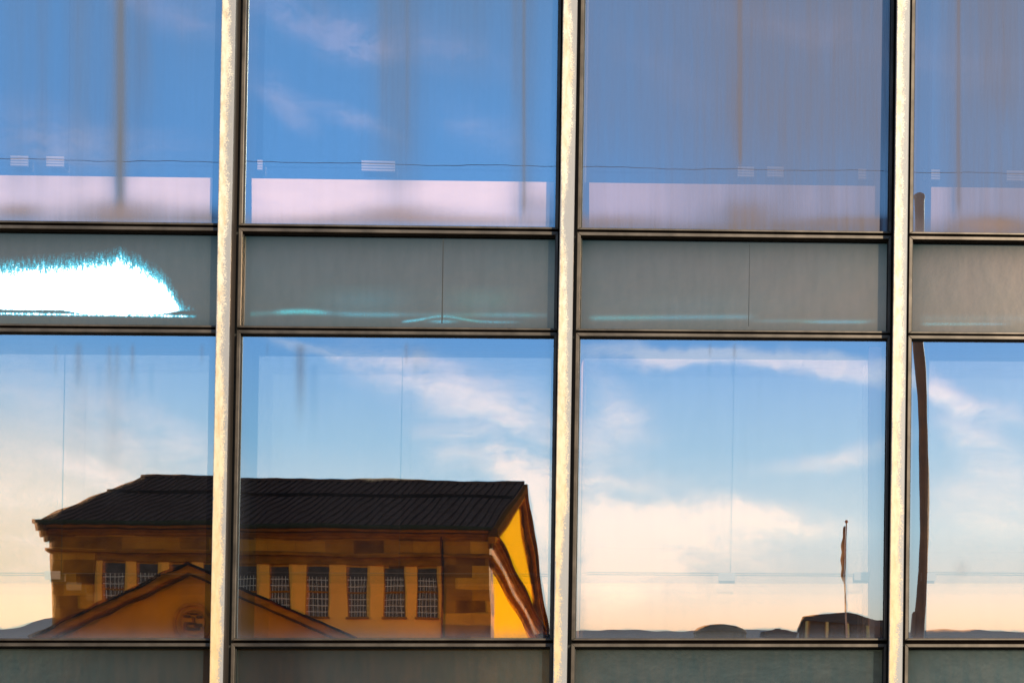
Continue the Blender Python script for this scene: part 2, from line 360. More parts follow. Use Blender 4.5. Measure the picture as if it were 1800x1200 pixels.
smudge = [(30, 370, 50, 14, .5, .6), (210, 372, 90, 22, .6, .6), (360, 378, 50, 16, .35, .5), (560, 385, 120, 10, .28, 1.), (700, 372, 90, 14, .42, 1.), (800, 385, 120, 8, .35, 1.), (945, 362, 45, 26, .3, .6), (1310, 375, 50, 24, .3, .5), (1080, 388, 80, 12, .35, .5), (1500, 390, 110, 10, .3, .4), (1740, 395, 70, 16, .45, .8), (1690, 998, 12, 12, .16, .2)]
def dirt_at(px, py, row, L, Rr, top, bot):
    d = 0; wm = 0
    for (x, s, a, b, fa, fb, k) in streaks:
        if abs(px - x) < 3.2 * s and (a < 0) == (row == 'upper') and top - 40 < py < bot + 40:
            d += k * gs(px - x, s) * band(py, a, b, fa, fb) * (.9 if py > 0 else 1)
    for (x, y, sx, sy, k, ww) in smudge:
        if (y < 500) == (row == 'upper') and abs(px - x) < 3 * sx:
            v = k * gs(px - x, sx) * gs(py - y, sy); d += v; wm += v * ww * 2
    if row == 'upper':
        if 1000 < px < 1575: t_ = (px - 1020) / 540; d += .36 + .28 * min(1, max(0, (t_ - .15) / .45)) - .12 * gs(py - 330, 80)
        elif px >= 1575: d += .30 + .24 * band(px, 1660, 2200, 60, 60)
        elif px > 420: d += .04 + .10 * band(px, 600, 985, 300, 60) * max(0, 1 - py / 200)
        else: d += .10
    d += .30 * math.exp(-max(0, bot - 6 - py) / 9) + .22 * math.exp(-max(0, px - L) / 9) + .20 * math.exp(-max(0, Rr - px) / 8)
    return min(.9, d), min(1, wm)
DEF = {}
def pane_mesh(name, P, yy, mt, attr, nx, nz, shape, parent):
    """a subdivided sheet over the quad P (bl, br, tr, tl), its own slight waviness in y"""
    c = (P[0] + P[1] + P[2] + P[3]) / 4; c.y = yy
    vs = []; A = {k: [] for k in ('dirt', 'warm', 'sun_glare', 'teal_glint', 'edge')}
    for j in range(nz + 1):
        for i in range(nx + 1):
            p = P[0].lerp(P[3], j / nz).lerp(P[1].lerp(P[2], j / nz), i / nx)
            x, z = p.x, p.z
            vs.append((x - c.x, shape(x, z), z - c.z))
            px, py = unfac(x, yy, z)
            for k, v in attr(px, py).items(): A[k].append(v)
    fs = [(j*(nx+1)+i, j*(nx+1)+i+1, (j+1)*(nx+1)+i+1, (j+1)*(nx+1)+i) for j in range(nz) for i in range(nx)]
    me = bpy.data.meshes.new(name); me.from_pydata(vs, [], fs); me.update()
    for k, v in A.items():
        if v: me.attributes.new(k, 'FLOAT', 'POINT').data.foreach_set('value', v)
    me.polygons.foreach_set('use_smooth', [True] * len(fs))
    me.materials.append(mt); o = bpy.data.objects.new(name, me); col.objects.link(o)
    o.location = c - wloc(parent); o.parent = parent; return o
def frame_bars(P, wl, wr, wt, wb, y0, y1):
    mb = MB()
    L, Rt, T, Bm = Vector((wl, 0, 0)), Vector((-wr, 0, 0)), Vector((0, 0, -wt)), Vector((0, 0, wb))
    o = [P[0], P[1], P[2], P[3]]; i = [P[0] + L + Bm, P[1] + Rt + Bm, P[2] + Rt + T, P[3] + L + T]
    for a, b in ((0, 1), (1, 2), (2, 3), (3, 0)):
        qa = [o[a], o[b], i[b], i[a]]
        mb.hexa([Vector((p.x, y0, p.z)) for p in qa], [Vector((p.x, y1, p.z)) for p in qa])
    return mb, i
def glare_attr(px, py, edgef):  # masks outlining the painted glare patch and the turquoise glint lines
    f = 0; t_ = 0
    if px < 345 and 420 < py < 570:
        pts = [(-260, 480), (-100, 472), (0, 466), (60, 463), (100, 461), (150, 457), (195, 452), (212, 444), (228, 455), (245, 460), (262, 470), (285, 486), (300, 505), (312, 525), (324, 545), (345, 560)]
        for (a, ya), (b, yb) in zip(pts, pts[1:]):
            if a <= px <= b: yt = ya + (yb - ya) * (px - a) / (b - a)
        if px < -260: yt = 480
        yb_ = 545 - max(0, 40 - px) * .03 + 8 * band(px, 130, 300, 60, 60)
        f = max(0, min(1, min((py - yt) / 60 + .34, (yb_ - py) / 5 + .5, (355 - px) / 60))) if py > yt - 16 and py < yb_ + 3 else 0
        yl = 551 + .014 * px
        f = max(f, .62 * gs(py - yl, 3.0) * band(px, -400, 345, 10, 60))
    if 440 < px < 965 and 500 < py < 580:
        yl = 553 + 5 * math.sin((px - 440) / 60) * math.exp(-((px - 520) / 90) ** 2) * -1 + (px - 700) * .004
        t_ += .75 * gs(py - yl, 4) * (band(px, 490, 570, 30, 40) + .35 * band(px, 600, 700, 30, 40) + .30 * band(px, 850, 940, 60, 40) + .25)
        yl = 566 - 10 * math.exp(-((px - 778) / 45) ** 2)
        t_ += 1.5 * gs(py - yl, 1.8) * band(px, 710, 745, 14, 14) + .7 * gs(py - yl, 2) * band(px, 745, 900, 14, 60)
        t_ += .13 * gs(py - 530, 22) * (gs(px - 640, 80) + gs(px - 850, 60)) + .9 * gs(py - 565, 2.5) * gs(px - 778, 20)
    if 1030 < px < 1560 and 500 < py < 580:
        t_ += .65 * gs(py - (559 - (px - 1030) * .008), 4) * band(px, 1040, 1320, 20, 40) + 1.7 * gs(py - 566, 2.2) * band(px, 1430, 1520, 60, 30) + .4 * gs(py - 564, 3) * band(px, 1330, 1540, 60, 20)
        t_ += .09 * gs(py - 540, 20) * gs(px - 1220, 140)
    if 1605 < px < 2150 and 500 < py < 585:
        t_ += 1.6 * gs(py - 569.5, 2.2) * band(px, 1625, 1760, 24, 60) + .3 * gs(py - 560, 6) * band(px, 1620, 1900, 20, 60)
    return {'sun_glare': f, 'teal_glint': min(2, t_), 'edge': edgef}
# opening inner deeper things, row by row
labels_w = {('upper', 1): 'upper window with brown dirt streaks, first bay from the left', ('upper', 2): 'upper window mirroring clear blue sky with faint cloud',
            ('upper', 3): 'greyest upper window, hazy with a thin upright dirt line', ('upper', 4): 'upper window mirroring the top of a brown pole',
            ('lower', 1): 'lower window mirroring the left end of a slate roof', ('lower', 2): 'lower window mirroring the stone gable building',
            ('lower', 3): 'lower window mirroring a flagpole and cream cloud', ('lower', 4): 'lower window mirroring a bowed brown pole'}
labels_s = {('middle', 1): 'grey spandrel panel with dazzling white glare', ('middle', 2): 'grey spandrel panel with centre seam and turquoise glints'}
grilles = {'upper': [(34, 283, 30), (97, 284, 30), (457, 290, 8), (665, 292, 58), (1311, 302, 28), (1363, 302, 28), (1523, 306, 28), (1638, 307, 28), (1785, 309, 30)],
           'lower': [(92, 1010, 26), (1278, 1013, 28), (1517, 1012, 30), (1632, 1013, 26)]}
seams = {'lower': [110, 704, 1287], 'upper': [123, 715, 1298], 'middle': [778, 1317]}
for bi, ((la, lb), (ra, rb)) in enumerate(bays):
    vis = 1 <= bi <= 4
    for kind, rname, ft, fb in rows:
        def cor(left, fn):
            py = fn(0)
            for _ in range(4):
                px = lineX(la, lb, py) if left else lineX(ra, rb, py); py = fn(px)
            return fac(px, py, YF)
        P = [cor(True, fb), cor(False, fb), cor(False, ft), cor(True, ft)]
        bw = 6.0 * D / F
        unit = bpy.data.objects.new('window' if kind == 'window' else 'spandrel', None)
        fm, I = frame_bars(P, bw, bw * .8, bw, bw * .6, YF, .012)
        c = (P[0] + P[1] + P[2] + P[3]) / 4; c.y = 0
        if kind == 'window':
            fr = fm.build('window', M_bar, B, bevel=.0015)       # the frame carries its panes
            if (rname, bi) in labels_w: fr['label'] = labels_w[(rname, bi)]
            I0 = [Vector((p.x, 0, p.z)) for p in I]
            # gasket bead inside the frame
            gk, J = frame_bars(I0, .0035, .0035, .004, .003, -.006, .0)
            gk.build('gasket', M_gasket, fr)
            pl, pt_ = unfac(I0[0].x, 0, I0[0].z); pr, ptt = unfac(I0[2].x, 0, I0[2].z)
            seed = bi * 13.7 + len(rname)
            amp = 1.0
            ph = [random.uniform(0, 6.28) for _ in range(8)]
            xp = fac(1614, 850, 0).x
            zt, zb = I0[2].z, I0[0].z
            def shape(x, z, ph=ph, bi=bi, rname=rname, zt=zt, zb=zb):
                h = .7e-5 * math.sin(9 * x + ph[0]) * math.cos(7 * z + ph[1]) + .55e-5 * math.sin(21 * x + 4 * z + ph[2]) + .4e-5 * math.sin(31 * z + 6 * x + ph[3]) + .4e-5 * math.sin(57 * x - 11 * z + ph[4]) + .35e-5 * math.sin(47 * z + 13 * x + ph[5])
                v = (z - zb) / (zt - zb)
                # sealed units are pulled in near the edges
                h += 4.5e-4 * (1 / 40.) * (2 * v - 1) ** 6
                if bi == 4 and rname == 'lower':
                    s = -.0030 * (1 - (2 * v - 1) ** 2) + .0006
                    h += s * (x - xp) * math.exp(-((x - xp) / .16) ** 2)
                return h
            mt = M_glass_dull if (rname == 'upper' and bi >= 3) else M_glass
            outer = lambda px, py: dict(zip(('dirt', 'warm'), dirt_at(px, py, rname, pl, pr, ptt, pt_)))
            tx_, tz_ = random.uniform(-4e-4, 4e-4), random.uniform(-3e-4, 3e-4)
            xc_, zc_ = (I0[0].x + I0[1].x) / 2, (zt + zb) / 2
            shape_ = lambda x, z, s=shape, a=tx_, b=tz_, c=xc_, d=zc_: s(x, z) + a * (x - c) + b * (z - d)
            pane_mesh('glass_pane', I0, 0.0, mt, outer, 240 if vis else 40, 90 if vis else 20, shape_, fr)
            if vis and rname != 'ground':
                # second skin of glass behind, slightly out of parallel: gives the ghost outline
                yi = .14
                Q = [Vector((p.x, yi, p.z)) for p in I0]
                ph2 = [random.uniform(0, 6.28) for _ in range(4)]
                def shape2(x, z, ph2=ph2, Q=Q, tx_=tx_, tz_=tz_):
                    return (tx_ - .00015) * (x - Q[0].x) + (tz_ - .0003) * (z - Q[0].z) + .5e-5 * math.sin(8 * x + ph2[0]) * math.cos(7 * z + ph2[1])
                up = rname == 'upper'
                lq = list(Q)
                cut = .012 if bi == 2 else (.075 if bi == 4 else 0)
                Q[0].x += cut; Q[3].x += cut; lq = list(Q)
                ztop = fac(1000, 322 if up else 1025, yi).z
                ztl, ztr = fac(pl, (308 + pl * .0125) if up else 1024, yi).z, fac(pr, (308 + pr * .0125) if up else 1026, yi).z
                Qb = [Q[0], Q[1], Vector((Q[1].x, yi, ztr)), Vector((Q[0].x, yi, ztl))]
                lq[0], lq[1] = Qb[3], Qb[2]
                none = lambda px, py: {}
                pane_mesh('inner_pane', lq, yi, M_inner_up if up else M_inner, none, 40, 40, shape2, fr)
                if up:
                    Qd = [v - Vector((0, 0, .09 if k < 2 else 0)) for k, v in enumerate(Qb)]
                    yb2 = .035
                    za, zb2 = fac(pl, 308 + pl * .0125, yb2).z, fac(pr, 308 + pr * .0125, yb2).z
                    xa, xb = fac(1636 if bi == 4 else pl + 14, 350, yb2).x, fac(pr - (26 if bi == 3 else -2), 350, yb2).x
                    sb = MB(); sq = [Vector((xa, yb2, I0[0].z - .03)), Vector((xb, yb2, I0[1].z - .03)), Vector((xb, yb2, zb2)), Vector((xa, yb2, za))]
                    sb.hexa(sq, [v + Vector((0, .02, 0)) for v in sq]); sb.build('sill_board', M_board if bi < 3 else M_board_grey, fr)
                else:
                    pane_mesh('sill_band', Qb, yi, M_strip, none, 20, 8, shape2, fr)
                # reveals of the opening between the two skins
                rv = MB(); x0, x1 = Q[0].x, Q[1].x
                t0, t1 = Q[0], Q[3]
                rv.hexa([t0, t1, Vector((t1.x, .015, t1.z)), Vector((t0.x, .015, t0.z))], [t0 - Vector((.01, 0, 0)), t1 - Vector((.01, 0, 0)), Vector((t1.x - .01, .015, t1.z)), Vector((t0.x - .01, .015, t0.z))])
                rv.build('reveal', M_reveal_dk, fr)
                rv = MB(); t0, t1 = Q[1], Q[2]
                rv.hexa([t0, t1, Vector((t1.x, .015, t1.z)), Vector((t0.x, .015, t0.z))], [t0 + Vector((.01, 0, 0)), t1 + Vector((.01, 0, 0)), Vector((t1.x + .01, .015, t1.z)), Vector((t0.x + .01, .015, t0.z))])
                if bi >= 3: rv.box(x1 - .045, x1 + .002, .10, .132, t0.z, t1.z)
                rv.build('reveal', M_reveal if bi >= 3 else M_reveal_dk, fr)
                # upright joint in the inner glass
                for sx in seams[rname]:
                    if pl < sx < pr:
                        a_, b_ = fac(sx + (4 if rname == 'lower' else 1), (604 if rname == 'lower' else -140), yi - .004), fac(sx - 3, (1010 if rname == 'lower' else 300), yi - .004)
                        sm = MB(); wv_ = Vector((.0010, 0, 0)); sm.hexa([b_ - wv_, b_ + wv_, a_ + wv_, a_ - wv_], [v + Vector((0, .003, 0)) for v in (b_ - wv_, b_ + wv_, a_ + wv_, a_ - wv_)])
                        sm.build('joint', M_seam, fr)
                # thin cable and small slatted grilles in front of the inner glass
                yc = .115
                ca = MB(); y0_, y1_ = (278 + pl * .0156, 278 + pr * .0156) if up else (1005.5, 1008.5)
                ca.tube(fac(pl + 20, y0_, yc), fac(pr - 12, y1_, yc), .0017, .0017, 8); ca.build('cable', M_cable, fr)
                for (gx, gy, gw) in grilles[rname]:
                    if pl < gx < pr:
                        gm = MB(); hw = gw / 2; hh = 9 if up else 7
                        a_, b_ = fac(gx - hw, gy + hh, yc - .01), fac(gx + hw, gy - hh, yc - .01)
                        gm.box(a_.x, b_.x, yc - .004, yc - .001, a_.z, b_.z)
                        nsl = 4
                        for k in range(nsl):
                            zz = a_.z + (b_.z - a_.z) * (k + .5) / nsl
                            gm.box(a_.x - .001, b_.x + .001, yc - .012, yc - .005, zz - .0035, zz + .0035)
                        gm.build('grille', M_grille if up else M_grille_low, fr)
        else:
            fr = fm.build('spandrel', M_bar, B, bevel=.0015)
            if (rname, bi) in labels_s: fr['label'] = labels_s[(rname, bi)]
            I0 = [Vector((p.x, 0, p.z)) for p in I]
            gk, J = frame_bars(I0, .0035, .003, .005, .003, -.006, .0)
            gk.build('gasket', M_gasket, fr)
            pl, pbt = unfac(I0[0].x, 0, I0[0].z); pr, ptp = unfac(I0[2].x, 0, I0[2].z)
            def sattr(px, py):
                e = .85 * math.exp(-max(0, py - ptp) / 24) + .3 * math.exp(-max(0, pbt - py) / 12) + .35 * math.exp(-max(0, px - pl) / 14) + .4 * math.exp(-max(0, pr - px) / 20)  # frame shade painted darkest under the top bar, dark green tone at other edges
                if rname == 'middle': return glare_attr(px, py, min(1, e))
                return {'sun_glare': 0, 'teal_glint': 0, 'edge': min(1, e)}
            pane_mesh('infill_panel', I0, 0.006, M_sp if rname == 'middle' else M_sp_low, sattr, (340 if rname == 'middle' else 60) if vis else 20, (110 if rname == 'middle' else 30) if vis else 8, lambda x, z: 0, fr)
            for sx in seams['middle']:
                if pl < sx < pr and rname == 'middle':
                    a_, b_ = fac(sx + 1, ptp + 4, .004), fac(sx - 1, pbt - 8, .004)
                    wv_ = Vector((.002 if sx < 1000 else .0011, 0, 0)); sm = MB()
                    sm.hexa([b_ - wv_, b_ + wv_, a_ + wv_ * .6, a_ - wv_ * .6], [v + Vector((0, .001, 0)) for v in (b_ - wv_, b_ + wv_, a_ + wv_ * .6, a_ - wv_ * .6)])
                    sm.build('seam', M_spseam, fr)
# dark carrier grid behind the joints between units (one per bay joint)
for (a, b) in (((1126.5), (1127)),):
    pass
zlo, zhi = 0.0, fac(1000, -330, 0).z
back = MB()
zr = []
xL, xR = fac(-880, 600, 0).x, fac(2760, 600, 0).x
def slab(ft, fb, name, m_, y0, y1):
    s = MB(); a = [fac(-880, ft(-880), 0), fac(2760, ft(2760), 0)]; b = [fac(-880, fb(-880), 0), fac(2760, fb(2760), 0)]
    s.hexa([Vector((p.x, y0, p.z)) for p in (b[0], b[1], a[1], a[0])], [Vector((p.x, y1, p.z)) for p in (b[0], b[1], a[1], a[0])])
    return s.build(name, m_, B)
slab(rl(385, 406), rl(401, 423), 'transom', M_gasket_brown, .0135, .05)
slab(rl(566, 581), rl(582, 597), 'transom', M_gasket_brown, .0135, .05)
slab(rl(1119, 1119), rl(1135, 1137), 'transom', M_gasket_brown, .0135, .05)
slab(rl(1300, 1290), rl(1316, 1306), 'transom', M_gasket_brown, .0135, .05)
for (a, b, w0, w1) in fins:      # uprights behind the fins
    s = MB(); top, bot = -330, 1900
    pts = [fac(lineX(a - 12, b - 12, bot), bot, 0), fac(lineX(a + w0 + 14, b + w1 + 14, bot), bot, 0), fac(lineX(a + w0 + 14, b + w1 + 14, top), top, 0), fac(lineX(a - 12, b - 12, top), top, 0)]
    s.hexa([p + Vector((0, .013, 0)) for p in pts], [p + Vector((0, .20, 0)) for p in pts]); s.build('carrier_post', M_gasket, B)
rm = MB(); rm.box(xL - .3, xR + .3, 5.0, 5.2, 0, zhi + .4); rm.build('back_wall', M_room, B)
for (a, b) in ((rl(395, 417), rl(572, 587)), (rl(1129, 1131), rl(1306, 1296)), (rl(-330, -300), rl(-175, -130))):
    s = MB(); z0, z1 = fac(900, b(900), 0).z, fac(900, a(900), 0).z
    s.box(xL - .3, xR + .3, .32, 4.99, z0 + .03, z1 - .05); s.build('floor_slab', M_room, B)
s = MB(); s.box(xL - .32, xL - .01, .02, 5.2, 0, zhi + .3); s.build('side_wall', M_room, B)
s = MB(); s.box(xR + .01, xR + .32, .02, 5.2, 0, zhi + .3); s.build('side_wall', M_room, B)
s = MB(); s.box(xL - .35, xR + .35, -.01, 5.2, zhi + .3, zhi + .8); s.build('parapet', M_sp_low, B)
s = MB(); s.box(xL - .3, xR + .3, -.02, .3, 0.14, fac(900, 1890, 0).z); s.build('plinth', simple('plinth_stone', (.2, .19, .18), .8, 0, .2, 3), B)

# ------------------------------------------------------------------ the old stone building across the square
def stone_mat(name, c1, c2, c3, sx=.62, sz=1.0, mortar=(.05, .025, .006)):
    m, t = mat(name)
    co = t.node('ShaderNodeTexCoord').outputs['Object']
    se = t.node('ShaderNodeSeparateXYZ', ins={0: co})
    cv = t.node('ShaderNodeCombineXYZ', ins={0: t.m('ADD', se.outputs[0], se.outputs[1]), 1: se.outputs[2], 2: 0.0}).outputs[0]
    br = t.node('ShaderNodeTexBrick', offset=.5, ins={'Vector': cv, 'Color1': (0, 0, 0, 1), 'Color2': (1, 1, 1, 1), 'Mortar': (.5, .5, .5, 1), 'Scale': 1.0, 'Mortar Size': .006, 'Brick Width': 1.25, 'Row Height': .52, 'Bias': 0.0})
    n = t.noise(co, 1.3, 8, .7); n2 = t.noise(co, .35, 4, .6)
    f = t.m('ADD', t.m('MULTIPLY', br.outputs[0], .55), t.m('ADD', t.m('MULTIPLY', n, .5), t.m('MULTIPLY', t.m('SUBTRACT', n2, .5), .8)))
    c = t.ramp(f, [(.22, c1), (.55, c2), (.85, c3)])
    c = t.mix(t.m('MULTIPLY', br.outputs[1], .6), c, mortar)
    out(t, t.node('ShaderNodeBsdfPrincipled', ins={'Base Color': c, 'Roughness': .85, 'Specular IOR Level': .1}).outputs[0]); return m
M_stone = stone_mat('weathered_sandstone', (.12, .032, .001), (.38, .118, .003), (.62, .215, .009))
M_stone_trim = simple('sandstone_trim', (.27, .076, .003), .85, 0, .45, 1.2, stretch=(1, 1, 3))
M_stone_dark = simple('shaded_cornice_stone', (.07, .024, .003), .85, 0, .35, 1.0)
M_plaster = simple('ochre_plaster', (.95, .32, .035), .9, 0, .10, .6)
M_yellow = simple('yellow_render', (.97, .45, .005), .9, 0, .05, .4)
M_wing = simple('wing_render', (.45, .138, .003), .9, 0, .22, .5)
M_slate = simple('dark_roof_sheet', (.075, .038, .025), .95, 0, .3, 1.5)
M_slate2 = simple('dark_roof_rib', (.008, .005, .005), .95, 0, .3, 1.5)
M_gutter = simple('copper_green_gutter', (.02, .022, .009), .9, 0, .3, 2)
M_darkwin = simple('window_dark', (.065, .045, .032), .85, 0, .4, 3)
M_muntin = simple('glazing_bar', (.50, .36, .17), .6, 0, .2, 2)
M_lead = simple('pale_lead_lines', (.60, .42, .26), .6, 0, .2, 2)

Yf, Ye, Yr_, Yb = 90.9, 90.0, 106.7, 123.4
xl = far(93, 1000, Yf).x; xr = far(859, 1000, Yf).x
exl = far(68, 915, Ye).x; exr = far(868, 925, Ye).x
ez = (far(68, 914, Ye).z + far(868, 926, Ye).z) / 2
rz = (far(232, 838, Yr_).z + far(920, 850, Yr_).z) / 2
yf, ye, yr, yb = D - Yf, D - Ye, D - Yr_, D - Yb
S = empty('stone_hall', ((xl + xr) / 2, yf, 0), 'ochre sandstone hall with dark pitched roof, mirrored in the two left lower windows', 'building')
def z_at(py, Y=Yf): return far(480, py, Y).z
wall = MB(); wall.box(xl, xr, yb + .9, yf, 0, z_at(940)); wall_o = wall.build('wall', M_stone, S)
# recessed plaster field between the corner pilasters: pieces round the windows
wx = [202, 262, 320, 377, 433, 491, 557, 628, 692, 750]
wtop, wbot = z_at(994), z_at(1083)
px0, px1 = far(169, 1000, Yf).x, far(776, 1000, Yf).x
field = MB(); fy = yf + .06
xs = [far(v, 1040, Yf).x for v in wx]; hw = .47
field.box(px0, px1, yf - .3, fy, 0, wbot)
edges = [px0] + [v for x in xs for v in (x - hw, x + hw)] + [px1]
for k in range(0, len(edges), 2): field.box(edges[k], edges[k+1], yf - .3, fy, wbot + .001, z_at(990))
field.build('plaster_field', M_plaster, S)
for x in (xs):
    wn = MB()
    wn.box(x - hw, x + hw, yf + .005, yf + .012, wbot + .05, wtop)
    wo = wn.build('window', M_darkwin, S)
    wf = MB(); y1 = yf + .04
    wf.box(x - hw, x - hw + .03, yf + .013, y1, wbot + .05, wtop); wf.box(x + hw - .03, x + hw, yf + .013, y1, wbot + .05, wtop)
    zm = (wbot + wtop) / 2 + .02
    wf.box(x - hw + .05, x + hw - .05, yf + .013, y1 + .01, zm - .035, zm + .035)
    wf.build('frame', M_stone_trim, wo)
    wm = MB()
    for k in range(1, 6):
        xx = x - hw + 2 * hw * k / 6; wm.box(xx - .011, xx + .011, yf + .014, yf + .022, wbot + .06, wtop - .42)
    for k in range(1, 8):
        zz = wbot + (wtop - wbot) * k / 8.0
        if zz < wtop - .3: wm.box(x - hw + .05, x + hw - .05, yf + .023, yf + .032, zz - .014, zz + .014)
    wm.build('glazing_bars', M_lead, wo)
    si = MB(); si.box(x - hw - .06, x + hw + .06, yf + .02, yf + .16, wbot - .04, wbot + .05); si.build('sill', M_stone_trim, wo)
# corner pilasters
for a, b in ((xl - .03, px0 - .02), (px1 + .05, xr + .03)):
    p = MB(); p.box(a, b, yf - 1.5, yf + .14, 0, z_at(975)); p.build('pilaster', M_stone, S)
# entablature: frieze and mouldings wrap front and right side
fr_ = MB(); fr_.box(xl - .05, xr + .06, yb + .85, yf + .18, z_at(972), z_at(944)); fr_.build('frieze', M_stone, S)
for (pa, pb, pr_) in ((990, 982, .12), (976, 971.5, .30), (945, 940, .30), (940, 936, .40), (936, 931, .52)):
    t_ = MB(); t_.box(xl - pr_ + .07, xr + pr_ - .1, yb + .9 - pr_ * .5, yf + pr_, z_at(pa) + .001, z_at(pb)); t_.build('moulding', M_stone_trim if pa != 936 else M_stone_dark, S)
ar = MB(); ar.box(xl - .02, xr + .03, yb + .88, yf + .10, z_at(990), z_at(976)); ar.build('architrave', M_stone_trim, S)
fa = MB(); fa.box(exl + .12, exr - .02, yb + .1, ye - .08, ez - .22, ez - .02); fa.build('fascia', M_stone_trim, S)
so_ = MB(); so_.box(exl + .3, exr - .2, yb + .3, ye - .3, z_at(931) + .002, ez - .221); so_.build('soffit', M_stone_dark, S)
gu = MB(); gu.tube((exl - .05, ye + .02, ez - .05), (exr - .1, ye + .02, ez - .05), .1, .1, 10); gu.box(exl - .22, exl + .06, ye - .06, ye + .1, ez - .10, ez + .06); gu.build('gutter', M_gutter, S)
dp = MB(); dxp = far(778, 960, Yf).x; dp.tube((dxp, yf + .26, z_at(1300)), (dxp, yf + .26, z_at(934)), .055, .055, 8); dp.build('downpipe', M_slate2, S)
# roof
rf = MB()
rf.prism([(exl, ye, ez), (exl, yr, rz), (exl, D - Yb - .0, ez), (exl, D - Yb, ez - .02), (exl, yr, rz - .16), (exl, ye, ez - .02)], (exr - exl, 0, 0))
rf_o = rf.build('roof', M_slate, S)
rib = MB(); nr = 52; sl_ = Vector((0, yr - ye, rz - ez)); nrm = Vector((0, -sl_.z, sl_.y)).normalized(); nrm = nrm if nrm.z > 0 else -nrm
for k in range(nr + 1):
    x = exl + .05 + (exr - exl - .1) * k / nr
    a, b = Vector((x, ye, ez)), Vector((x, yr, rz)); wv_ = Vector((.03, 0, 0)); up = nrm * .05
    rib.hexa([a - wv_, a + wv_, b + wv_, b - wv_], [a - wv_ + up, a + wv_ + up, b + wv_ + up, b - wv_ + up])
rib.build('standing_seam', M_slate2, rf_o)
lap = MB(); m1 = Vector((0, ye, ez)).lerp(Vector((0, yr, rz)), .62); lap.hexa([(exl, m1.y, m1.z), (exr, m1.y, m1.z), (exr, m1.y - .2, m1.z + .06), (exl, m1.y - .2, m1.z + .06)], [Vector(p) + nrm * .14 for p in [(exl, m1.y, m1.z), (exr, m1.y, m1.z), (exr, m1.y - .2, m1.z + .06), (exl, m1.y - .2, m1.z + .06)]])
lap.build('sheet_lap', M_slate2, rf_o)
rg = MB(); rg.tube((exl, yr, rz + .02), (exr, yr, rz + .02), .12, .12, 8); rg.build('ridge_cap', M_slate, rf_o)
# gable ends: tympanum, raking and level cornices
for gx, sgn in ((xr, 1), (xl, -1)):
    ty = MB(); g0 = gx + sgn * .02
    ty.prism([(g0, yf - .3, ez - .2), (g0, yr, rz - .3), (g0, yb + .9 + .3, ez - .2)], (-sgn * .4, 0, 0)); ty.build('tympanum', M_yellow, S)
    for (ya, za, yb_, zb) in ((ye, ez, yr, rz), (yb, ez, yr, rz)):
        d = Vector((0, yb_ - ya, zb - za)).normalized(); n_ = Vector((0, -d.z, d.y)); n_ = -n_ if n_.z > 0 else n_
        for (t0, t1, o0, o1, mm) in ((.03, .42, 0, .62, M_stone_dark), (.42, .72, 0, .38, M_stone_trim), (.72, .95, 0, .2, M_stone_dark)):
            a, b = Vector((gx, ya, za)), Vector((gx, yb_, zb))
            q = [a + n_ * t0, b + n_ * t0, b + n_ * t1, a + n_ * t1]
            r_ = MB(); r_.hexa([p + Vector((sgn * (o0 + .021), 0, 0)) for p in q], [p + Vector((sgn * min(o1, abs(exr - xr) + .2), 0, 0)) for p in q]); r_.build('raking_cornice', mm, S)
    if sgn == 1:
        ys = MB(); ys.box(xr + .004, xr + .02, yb + 2.2, yf - 1.6, 0, z_at(992)); ys.build('side_render', M_yellow, S)
        lg = MB(); lg.box(xr + .1, xr + .9, D - 122.5, D - 118.5, z_at(975), z_at(962)); lg.build('cornice_return', M_gutter, S)
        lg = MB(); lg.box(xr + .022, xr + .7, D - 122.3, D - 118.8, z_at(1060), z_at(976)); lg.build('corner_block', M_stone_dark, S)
# front wing with its own pediment
Yw = 78.0; yw = D - Yw
Ap = far(330, 988, Yw); Lb = far(52, 1118, Yw); Rb = far(628, 1120, Yw)
hwid = (Rb.x - Lb.x) / 2; cx = (Rb.x + Lb.x) / 2
Ap.x = far(331, 988, Yw).x
W = MB(); i_ = .35
W.prism([(Lb.x + .9, yw - .5, 0), (Rb.x - .9, yw - .5, 0), (Rb.x - .9, yw - .5, Rb.z), (Ap.x, yw - .5, Ap.z - .25), (Lb.x + .9, yw - .5, Lb.z)], (0, -(Yf - Yw) + .51, 0))
Wo = W.build('front_wing', M_wing, S)
def rake(pa, pb, t0, t1, y0, y1, mm, nm):
    d = (pb - pa).normalized(); n_ = Vector((-d.z, 0, d.x)); n_ = -n_ if n_.z > 0 else n_
    q = [pa + n_ * t0, pb + n_ * t0, pb + n_ * t1, pa + n_ * t1]
    # clip the inner end on the centre line so both sides butt
    for k in (1, 2):
        f = (Ap.x - q[k].x) / d.x if abs(d.x) > 1e-6 else 0; q[k] = q[k] + d * f
    r_ = MB(); r_.hexa([Vector((p.x, y0, p.z)) for p in q], [Vector((p.x, y1, p.z)) for p in q]); r_.build(nm, mm, Wo)
for pa in (Lb, Rb):
    rake(pa, Ap, .0, .10, yw + .12, yf + .01 - .0, M_slate2, 'wing_roof')
    rake(pa, Ap, .10, .34, yw, yw - .49, M_stone_trim, 'raking_cornice')
    rake(pa, Ap, .34, .42, yw - .12, yw - .49, M_stone_dark, 'raking_cornice')
ec = far(335, 1092, Yw); em = MB()
N_ = 28
for (rx, rz_, ww, dy) in ((.60, .66, .13, .14), (.40, .46, .05, .08)):
    for k in range(N_):
        a0, a1 = 2 * math.pi * k / N_, 2 * math.pi * (k + 1) / N_
        q = [Vector((ec.x + math.cos(a) * (rx + s), yw - .495, ec.z + math.sin(a) * (rz_ + s))) for a, s in ((a0, 0), (a1, 0), (a1, ww), (a0, ww))]
        em.hexa(q, [p + Vector((0, dy, 0)) for p in q])
